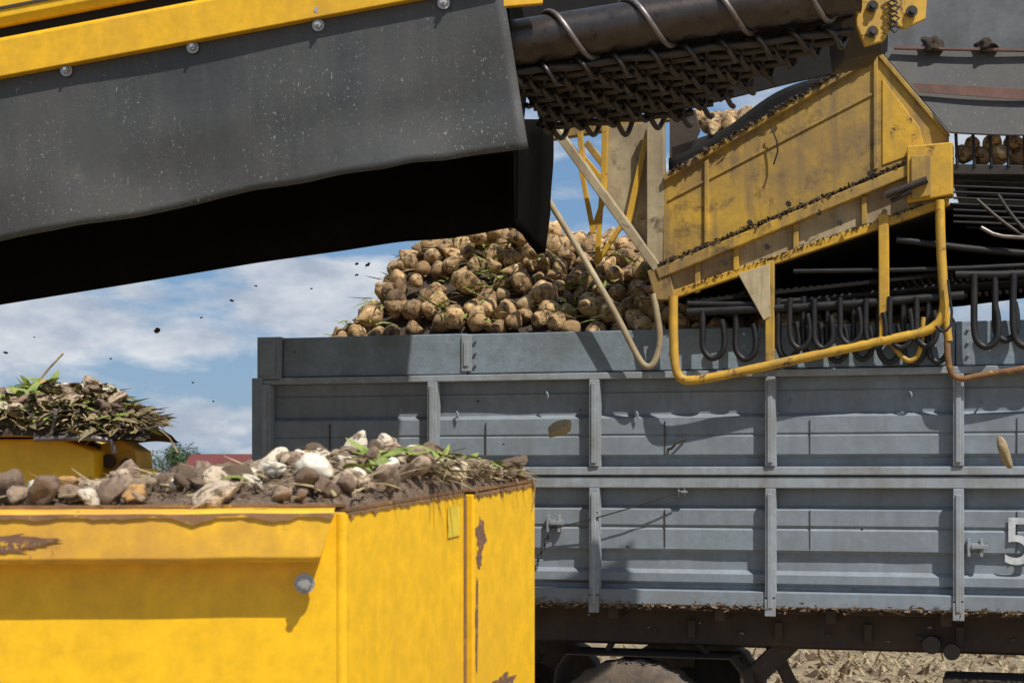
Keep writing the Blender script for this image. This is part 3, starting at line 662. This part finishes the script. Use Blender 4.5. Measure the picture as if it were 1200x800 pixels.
b=B(); b.prism([V(M1,.35)+rn*.001,V(P0,.35)+rn*.001,V(P0,zA+.03)+rn*.001,V(M1,zA+.03)+rn*.001],-rn*.02); b.done('seam_strip','rustrim',Dn)
Lb=Lp+dAB; 
b=B(); b.prism([V(Lb,.35),V(Bp,.35),V(Bp,zBb-.01),V(Lb,zBb-.05)],Vector((0,-.012,0))); b.done('rear_wall','yellow_clean',Dn)
b=B(); b.prism([V(Lp,.35),V(Lb,.35),V(Lb,zBb-.05),V(Lp,zL)],Vector((.012,0,0))); b.done('side_wall','yellow_clean',Dn)
b=B(); b.prism([V(Lp,.35),V(Ap,.35),V(Bp,.35),V(Lb,.35)],Vector((0,0,-.03))); b.done('floor','chassis',Dn)
for p in (Lp.lerp(Ap,.15),Lp.lerp(Ap,.9)):
    b=B(); a=V(p,.16); b.beam(a,a+dAB,.12,.318); b.done('skid','chassis',Dn,.01)
E=Ap.lerp(Lp,.012)
b=B(); prL=[(0,.012),(.075,.008),(.085,-.002),(.088,-.10),(.078,-.112),(.0,-.112)]
rows=[]
for i in range(31):
    f=i/30; pt=Lp.lerp(E,f); z=lerp(zL,zA-.0008,f)+.0025*noise.noise(Vector((f*14,0,3))); sh=(i==30)
    rows.append([V(pt,z)+fn*(o_+.003*noise.noise(Vector((f*12,dz*20,0)))*(o_>0))+Vector((( -.035*(-dz/.112) if sh and dz<-.05 else 0),0,dz)) for o_,dz in prL])
b.grid(rows,False); b.add(rows[-1],[tuple(range(len(prL)))]); b.done('rolled_lip','yellow_lip',Dn,.003,label='folded top lip with rust patches')
def chipped(pa,pb,za,zb,nrm,off,seed,amp=.022,base=.004):
    b=B(); r0=[];r1=[]
    for i in range(181):
        f=i/180; pt=pa.lerp(pb,f); z=lerp(za,zb,f)+.0025*noise.noise(Vector((f*14,0,3)))
        h=base+amp*max(0,noise.noise(Vector((f*22,1,seed)))+.15)+.006*noise.noise(Vector((f*90,2,seed)))
        r0.append(V(pt,z+.0015)+nrm*off); r1.append(V(pt,z-.002-max(.001,h))+nrm*(off+.0018))
    b.grid([r0,r1],False); b.done('edge_rust','rustrim',Dn)
chipped(Lp,E,zL,zA-.0008,fn,.0905,0)
chipped(Ap+dAB*.01,Ap+dAB*.58,zA,lerp(zA,zBb,.58),rn,.0025,4,.016,.003)
chipped(P0,Ap+dAB*.995,lerp(zA,zBb,.6)-.006,zBb-.004,rn,.0245,7,.020,.004)
b=B(); b.prism([V(Lp,zL+.013),V(Ap,zA+.013),V(Ap,zA+.020),V(Lp,zL+.020)],-fn*.03); b.done('rim_strip','rustrim',Dn)
b=B(); b.prism([V(Ap,zA+.002)+rn*.004,V(P0,lerp(zA,zBb,.6)+.002)+rn*.004,V(P0,lerp(zA,zBb,.6)+.009)+rn*.004,V(Ap,zA+.010)+rn*.004],-rn*.04); b.done('rim_strip','rustrim',Dn)
b=B(); b.prism([V(P0,lerp(zA,zBb,.6)+.0)+rn*.026,V(P1,zBb+.0)+rn*.026,V(P1,zBb+.006)+rn*.026,V(P0,lerp(zA,zBb,.6)+.006)+rn*.026],-rn*.06); b.done('rim_strip','rustrim',Dn)
def blob(c,ux,uz,nrm,w,h,seed,name,mat,par):
    b=B(); n=60; pts=[]
    for i in range(n):
        a=2*math.pi*i/n; k=1+.5*noise.noise(Vector((math.cos(a)*2+seed,math.sin(a)*2,0)))+.3*noise.noise(Vector((math.cos(a)*7+seed,math.sin(a)*7,3)))
        pts.append(c+ux*math.cos(a)*w*k+uz*math.sin(a)*h*k)
    b.prism(pts,nrm*.0012); b.done(name,mat,par)
uL=(Ap-Lp).normalized(); uz=Vector((0,0,1))
blob(V(Lp.lerp(Ap,.60),H-.155)+fn*.0905,uL,uz,fn,.14,.022,3,'rust_patch','rustpatch',Dn)
blob(V(Lp.lerp(Ap,.56),H-.185)+fn*.0905,uL,uz,fn,.09,.012,5,'rust_patch','rustpatch',Dn)
uR=dAB.normalized()
blob(V(Ap+dAB*.640,H-.17)+rn*.0225,uR,uz,rn,.035,.045,8,'rust_patch','rustpatch',Dn)
blob(V(Ap+dAB*.63,H-.235)+rn*.0225,uR,uz,rn,.018,.025,9,'rust_patch','rustpatch',Dn)
blob(V(Ap+dAB*.78,H-.60)+rn*.0225,uR,uz,rn,.09,.025,12,'rust_patch','rustpatch',Dn)
blob(V(Ap+dAB*.615,H-.42)+rn*.0225,uR,uz,rn,.010,.12,15,'rust_patch','rustpatch',Dn)
c=at(357,683,3.97); b=B(); b.tube([c,c+fn*.012],.024,16); b.tube([c+fn*.012,c+fn*.03],.016,6); b.tube([c+fn*.03,c+fn*.042],.009,10); b.done('bolt','zinc',Dn)
c=V(Ap+dAB*.52,H-.125)+rn*.003
b=B(); b.prism([c-uR*.04-uz*.045,c+uR*.045-uz*.04,c+uR*.045+uz*.045,c-uR*.04+uz*.04],rn*.001); b.done('sticker','sticker',Dn)
# trash heap in the bin
hp=[(-2.3,-.10),(-1.5,-.08),(-1.38,-.075),(-1.24,-.05),(-1.08,-.03),(-.87,-.02),(-.72,-.012),(-.6,.02),(-.5,.035),(-.39,.048),(-.25,.078),(-.12,.065),(0,.045),(.05,.025),(.2,-.01)]
def binz(a,bb):
    p=Lp.lerp(Ap,a)+dAB*bb
    edge=lerp(lerp(zL,zA,a),zBb,bb)+.010
    pk=H+interp(hp,p.x*4.6/max(3.6,p.y))
    e2_=edge if a>.72 else lerp(lerp(zL,zA,a)+.01,edge,.25)
    k=math.sin(math.pi*min(1,max(0,bb)))**.5
    z=lerp(e2_,max(pk,lerp(zL,zA,a)+.015),k)
    ka=min(1,(1-a)*9)**.4
    z=lerp(edge-.004,z,ka)
    return p,z+(.022*noise.noise(Vector((p.x*9,p.y*9,0)))+.010*noise.noise(Vector((p.x*33,p.y*33,4))))*ka
b=B(); rows=[]
for j in range(60):
    row=[]
    for i in range(260):
        p,z=binz((i/259)**.7,j/59); row.append(V(p,z-.010))
    rows.append(row)
b.grid(rows); o=b.done('trash_soil','drysoil'); top(o,'soil and crumbled beet trash filling the yellow bin','beet trash',kind='stuff')
def trash(a,bb,s,flat=.6,label='broken beet fragment lying on the trash heap in the bin',lift=.3):
    p,z=binz(a,bb); return clod(V(p,z+s*lift),s*R.uniform(.85,1.6),s*R.uniform(.65,1.0),s*flat,'beet_fragment',label,'beet fragment','beet fragments heaped in the yellow bin',tilt=.8)
for i in range(250):
    a=1-abs(R.uniform(0,1))**1.35*.62; bb=R.uniform(.02,.97); s=R.choice((.016,.022,.026,.030,.036,.042,.050))*R.uniform(.8,1.15)
    trash(min(.985,a),bb,s,R.uniform(.5,.85))
for i in range(44):
    trash(R.uniform(.965,.995),R.uniform(.45,1.0),R.choice((.014,.018,.024,.03)),R.uniform(.4,.8))
def pale(): 
    m,nt,bs=newmat('pale_beet_flesh'); v=coords(nt); n_=noi(nt,v,2,5); nt.links.new(mix(nt,ramp(nt,n_,.5,.7),(.76,.70,.57),(.52,.40,.26)),bs.inputs['Base Color']); bs.inputs['Roughness'].default_value=.6; return m
pm=pale(); wms=[]
for q_ in CM[:5]:
    wm=q_.copy(); wm.materials.clear(); wm.materials.append(pm); wms.append(wm)
for a,bb,s in ((.925,.15,.050),(.90,.22,.036),(.97,.30,.032),(.86,.2,.034),(.80,.3,.026),(.95,.5,.03),(.985,.6,.024),(.88,.45,.028),(.74,.2,.024),(.83,.4,.030),(.975,.15,.03)):
    p,z=binz(a,bb); clod(V(p,z+s*.6),s,s*.75,s*.65,'beet_slice','pale cut beet slice lying on the trash heap','beet slice','cut beet slices in the bin',ms=wms)
b=B()
for i in range(4200):
    a=1-R.random()**1.2*.62; p,z=binz(a,R.random()); c=V(p,z+.000); r=R.uniform(.003,.010)
    vs=[c+Vector((R.uniform(-1,1),R.uniform(-1,1),R.uniform(-.6,1)))*r for _ in range(4)]
    b.add(vs,[(0,1,2),(0,1,3),(1,2,3),(0,2,3)])
o=b.done('trash_crumbs','drysoil'); top(o,'fine soil crumbs covering the trash heap in the bin','crumbs',kind='stuff')
def sb(r): 
    p,z=binz(1-r.random()**1.3*.62,r.random()); return V(p,z+.018)
strips('trash_stalk','stalk',750,sb,.02,.11,.0032,'dry beet stalks on the trash heap in the bin','stalks',5,.5)
def sbe(r):
    p,z=binz(r.uniform(.97,1.0),r.uniform(.4,1.0)); return V(p,z+.012)
strips('trash_root','oldleaf',150,sbe,.03,.12,.004,'root strands hanging over the rim of the bin','roots',25,.3)
strips('trash_root_pale','stalk',130,sbe,.03,.10,.003,'dry root strands over the rim of the bin','roots',26,.3)
def sbg(r):
    c=r.choice([(.95,.30),(.965,.40),(.975,.55),(.98,.75),(.99,.9)]); p,z=binz(min(.985,c[0]+r.gauss(0,.010)),c[1]+r.gauss(0,.06)); return V(p,z+.03)
strips('trash_leaf','leaf',90,sbg,.03,.10,.009,'green beet leaves on the trash heap in the bin','leaves',6,.45)
b=B(); p,z=binz(.835,.12); c=V(p,z+.03)
b.grid([[c+Vector((x*.035,y*.02*(1-x*x),.006*math.cos(x*2)-abs(y)*.006)) for y in (-1,-.5,0,.5,1)] for x in (-1,-.6,-.2,.2,.6,1)]); o=b.done('leaf','leaf'); top(o,'single green leaf lying on the bin trash','leaf')
b=B(); c=V(P1,zBb)+rn*.02
b.tube([c+Vector((-.10,-.1,.02)),c+Vector((-.03,-.06,.03)),c+Vector((.0,-.04,.0)),c+Vector((.0,-.03,-.05)),c+Vector((-.01,-.04,-.09))],.0018,5,2); o=b.done('root','stalk'); top(o,'thin root strand hanging over the bin corner','root')

# ---------------------------------------------------------------- second machine with leaf heap
Ee=empty('trash_hopper',(-2.5,7.3,0),'yellow trash hopper piled high with beet leaves and stalks','hopper')
def pl(pts,Y,th,name,mat,bevel=.004):
    b=B(); b.prism([at(x,y,Y) for x,y in pts],(0,th,0)); return b.done(name,mat,Ee,bevel)
pl([(-420,514),(70,514),(110,528),(112,700),(-420,700)],7.0,.85,'hopper_body','yellow_clean',.01)
pl([(-420,504),(150,503),(152,511),(-420,512)],6.93,.4,'rim_tray','yellow_worn',.003)
pl([(112,560),(162,548),(162,640),(112,640)],7.1,.4,'chassis_beam','yellow_clean',.006)
pl([(118,520),(140,515),(160,528),(162,552),(112,566)],7.2,.3,'side_bracket','yellow_worn',.006)
for px,py in ((128,540),(150,545)):
    c=at(px,py,7.18); b=B(); b.tube([c,c+Vector((0,-.02,0))],.03,14); b.done('cover_cap','chassis',Ee)
b=B(); b.tube([at(60,512,6.9),at(66,480,6.9)],.01,6); b.done('stay_rod','worn',Ee)
b=B(); b.tube([at(40,514,6.9),at(130,512,6.88),at(134,530,6.9)],.012,8,1); b.done('stay_rod','worn',Ee)
for x in (-4.1,-2.2):
    b=B(); b.box((x,7.2,0),(x+.2,7.8,1.6)); b.done('support_leg','yellow_dirty',Ee,.01)
hl=[(-480,500),(-100,470),(0,458),(30,452),(60,450),(105,453),(130,462),(155,476),(175,490),(190,500)]
def lh(u,v):
    px=lerp(-420,182,u); Y=lerp(6.90,7.6,v); pk=at(px,interp(hl,px)+6,7.3).z; base=at(px,508,6.95).z
    X=(px-600)/2000*7.1; k=math.sin(math.pi*v)**.6
    return Vector((X,Y,lerp(base,pk,k)+.03*noise.noise(Vector((X*6,Y*6,0)))))
b=B(); b.grid([[lh(i/120,j/30) -Vector((0,0,.025)) for i in range(121)] for j in range(31)]); o=b.done('leaf_trash','soil'); top(o,'brown soil and rotted leaf mass on the hopper','beet trash',kind='stuff')
sl=lambda r:lh(.985-r.random()**1.1*.42,r.random()*.65)+Vector((0,0,.0))
strips('leaf_trash_stalk','stalk',2200,sl,.03,.12,.0042,'dry beet stalks piled on the hopper','stalks',8,.25)
strips('leaf_trash_wilted','oldleaf',2400,sl,.03,.12,.012,'wilted brown leaves piled on the hopper','leaves',21,.22)
strips('leaf_trash_green','leaf',420,sl,.04,.12,.012,'green beet leaves in the pile on the hopper','leaves',9,.3)
def sg(r): return lh(.76+r.gauss(0,.015),.3+r.gauss(0,.08))+Vector((0,0,.01))
strips('leaf_tuft','leaf',50,sg,.07,.15,.014,'bright green beet leaf tuft on the pile','leaves',10,.9)
strips('leaf_trash_dark','soil',1200,sl,.03,.11,.011,'dark rotten leaves in the pile on the hopper','leaves',12,.25)
for i in range(46):
    p=lh(.98-R.random()*.40,R.uniform(.05,.5)); s=R.uniform(.02,.045); clod(p+Vector((0,0,.01)),s*1.7,s,s*.6,'beet_fragment','broken beet fragment lying in the leaf pile','beet fragment','beet fragments in the leaf pile')
b=B(); b.tube([at(38,456,7.3),at(55,434,7.3),at(74,414,7.3)],.005,6,1); o=b.done('root','stalk'); top(o,'thin dry root sticking up out of the leaf pile','root')
b=B(); b.tube([at(172,498,7.2),at(196,508,7.2),at(208,530,7.2)],.004,6,1); o=b.done('root','stalk'); top(o,'thin dry root hanging off the end of the leaf pile','root')

# ---------------------------------------------------------------- falling bits
fm=CM[1].copy(); fm.materials.clear(); fm.materials.append(M['stalk'])
o=clod(at(658,500,9.2),.075,.05,.04,'beet_fragment','tan beet fragment falling in mid air','beet fragment',ms=[fm]); o.rotation_euler=(.4,-.5,.3)
o=clod(at(1178,530,8.6),.028,.028,.085,'beet_fragment','brown root fragment falling in mid air','beet fragment',ms=[fm]); o.rotation_euler=(0,-.35,0)
for px,py,s in ((184,387,.018),(418,309,.011),(431,310,.012),(418,322,.008),(272,352,.009),(236,372,.007),(7,413,.009),(345,412,.007),(300,335,.006),(365,338,.006),(226,448,.007),(455,365,.008),(560,470,.008),(590,520,.007),(680,480,.007),(40,395,.006),(130,420,.006),(250,470,.006),(735,640,.008),(870,742,.008),(1040,752,.01),(1000,690,.007),(760,735,.008),(690,720,.007),(820,730,.007),(910,755,.008),(1090,735,.008),(700,600,.007),(1010,620,.008)):
    o=clod(at(px,py,8.6+R.uniform(-.6,.4)),s*1.3,s*.6,s*.6,'falling_crumb','small dark soil crumb falling in mid air','soil crumb','soil crumbs falling through the air',ms=SM)

# ---------------------------------------------------------------- sky, sun, camera
sun_dir=Vector((.66,-1,1.72)).normalized()
w=bpy.data.worlds.new('World'); sc.world=w; w.use_nodes=True; nt=w.node_tree
bg=nt.nodes['Background']; sky=nd(nt,'ShaderNodeTexSky',sky_type='NISHITA'); sky.sun_disc=False
sky.sun_elevation=math.asin(sun_dir.z); sky.sun_rotation=math.atan2(sun_dir.x,sun_dir.y); sky.air_density=1.0; sky.dust_density=.4
tc=nd(nt,'ShaderNodeTexCoord'); mp=nd(nt,'ShaderNodeMapping'); mp.inputs['Scale'].default_value=(1,1,2.4); mp.inputs['Location'].default_value=(3.4,1.2,.15)
nt.links.new(tc.outputs['Generated'],mp.inputs['Vector'])
n1=noi(nt,mp.outputs[0],9.5,10,.55,.15); n2=noi(nt,mp.outputs[0],15,9,.6)
cm=ramp(nt,n1,.455,.56); sh=ramp(nt,n2,.38,.64,(4.2,4.8,5.8,1),(7.7,7.9,8.3,1))
blue=mix(nt,.72,sky.outputs[0],(1.5,3.1,5.6))
mf=nd(nt,'ShaderNodeMath',operation='MULTIPLY'); mf.inputs[1].default_value=.9; nt.links.new(cm,mf.inputs[0])
nt.links.new(mix(nt,mf.outputs[0],blue,sh),bg.inputs['Color']); bg.inputs['Strength'].default_value=.098
sl_=bpy.data.lights.new('sun','SUN'); sl_.energy=4.9; sl_.angle=math.radians(.5); sl_.color=(1,.95,.87)
so=bpy.data.objects.new('sun',sl_); COL.objects.link(so); so.rotation_euler=sun_dir.to_track_quat('Z','Y').to_euler(); so.location=(5,-8,14)
cd=bpy.data.cameras.new('camera'); co=bpy.data.objects.new('camera',cd); COL.objects.link(co); co.location=(0,0,H); co.rotation_euler=(math.pi/2,0,0)
cd.sensor_width=36; cd.lens=60; cd.shift_y=156/1200; cd.clip_end=5000; cd.clip_start=.1
cd.dof.use_dof=True; cd.dof.focus_distance=9.6; cd.dof.aperture_fstop=8
sc.camera=co
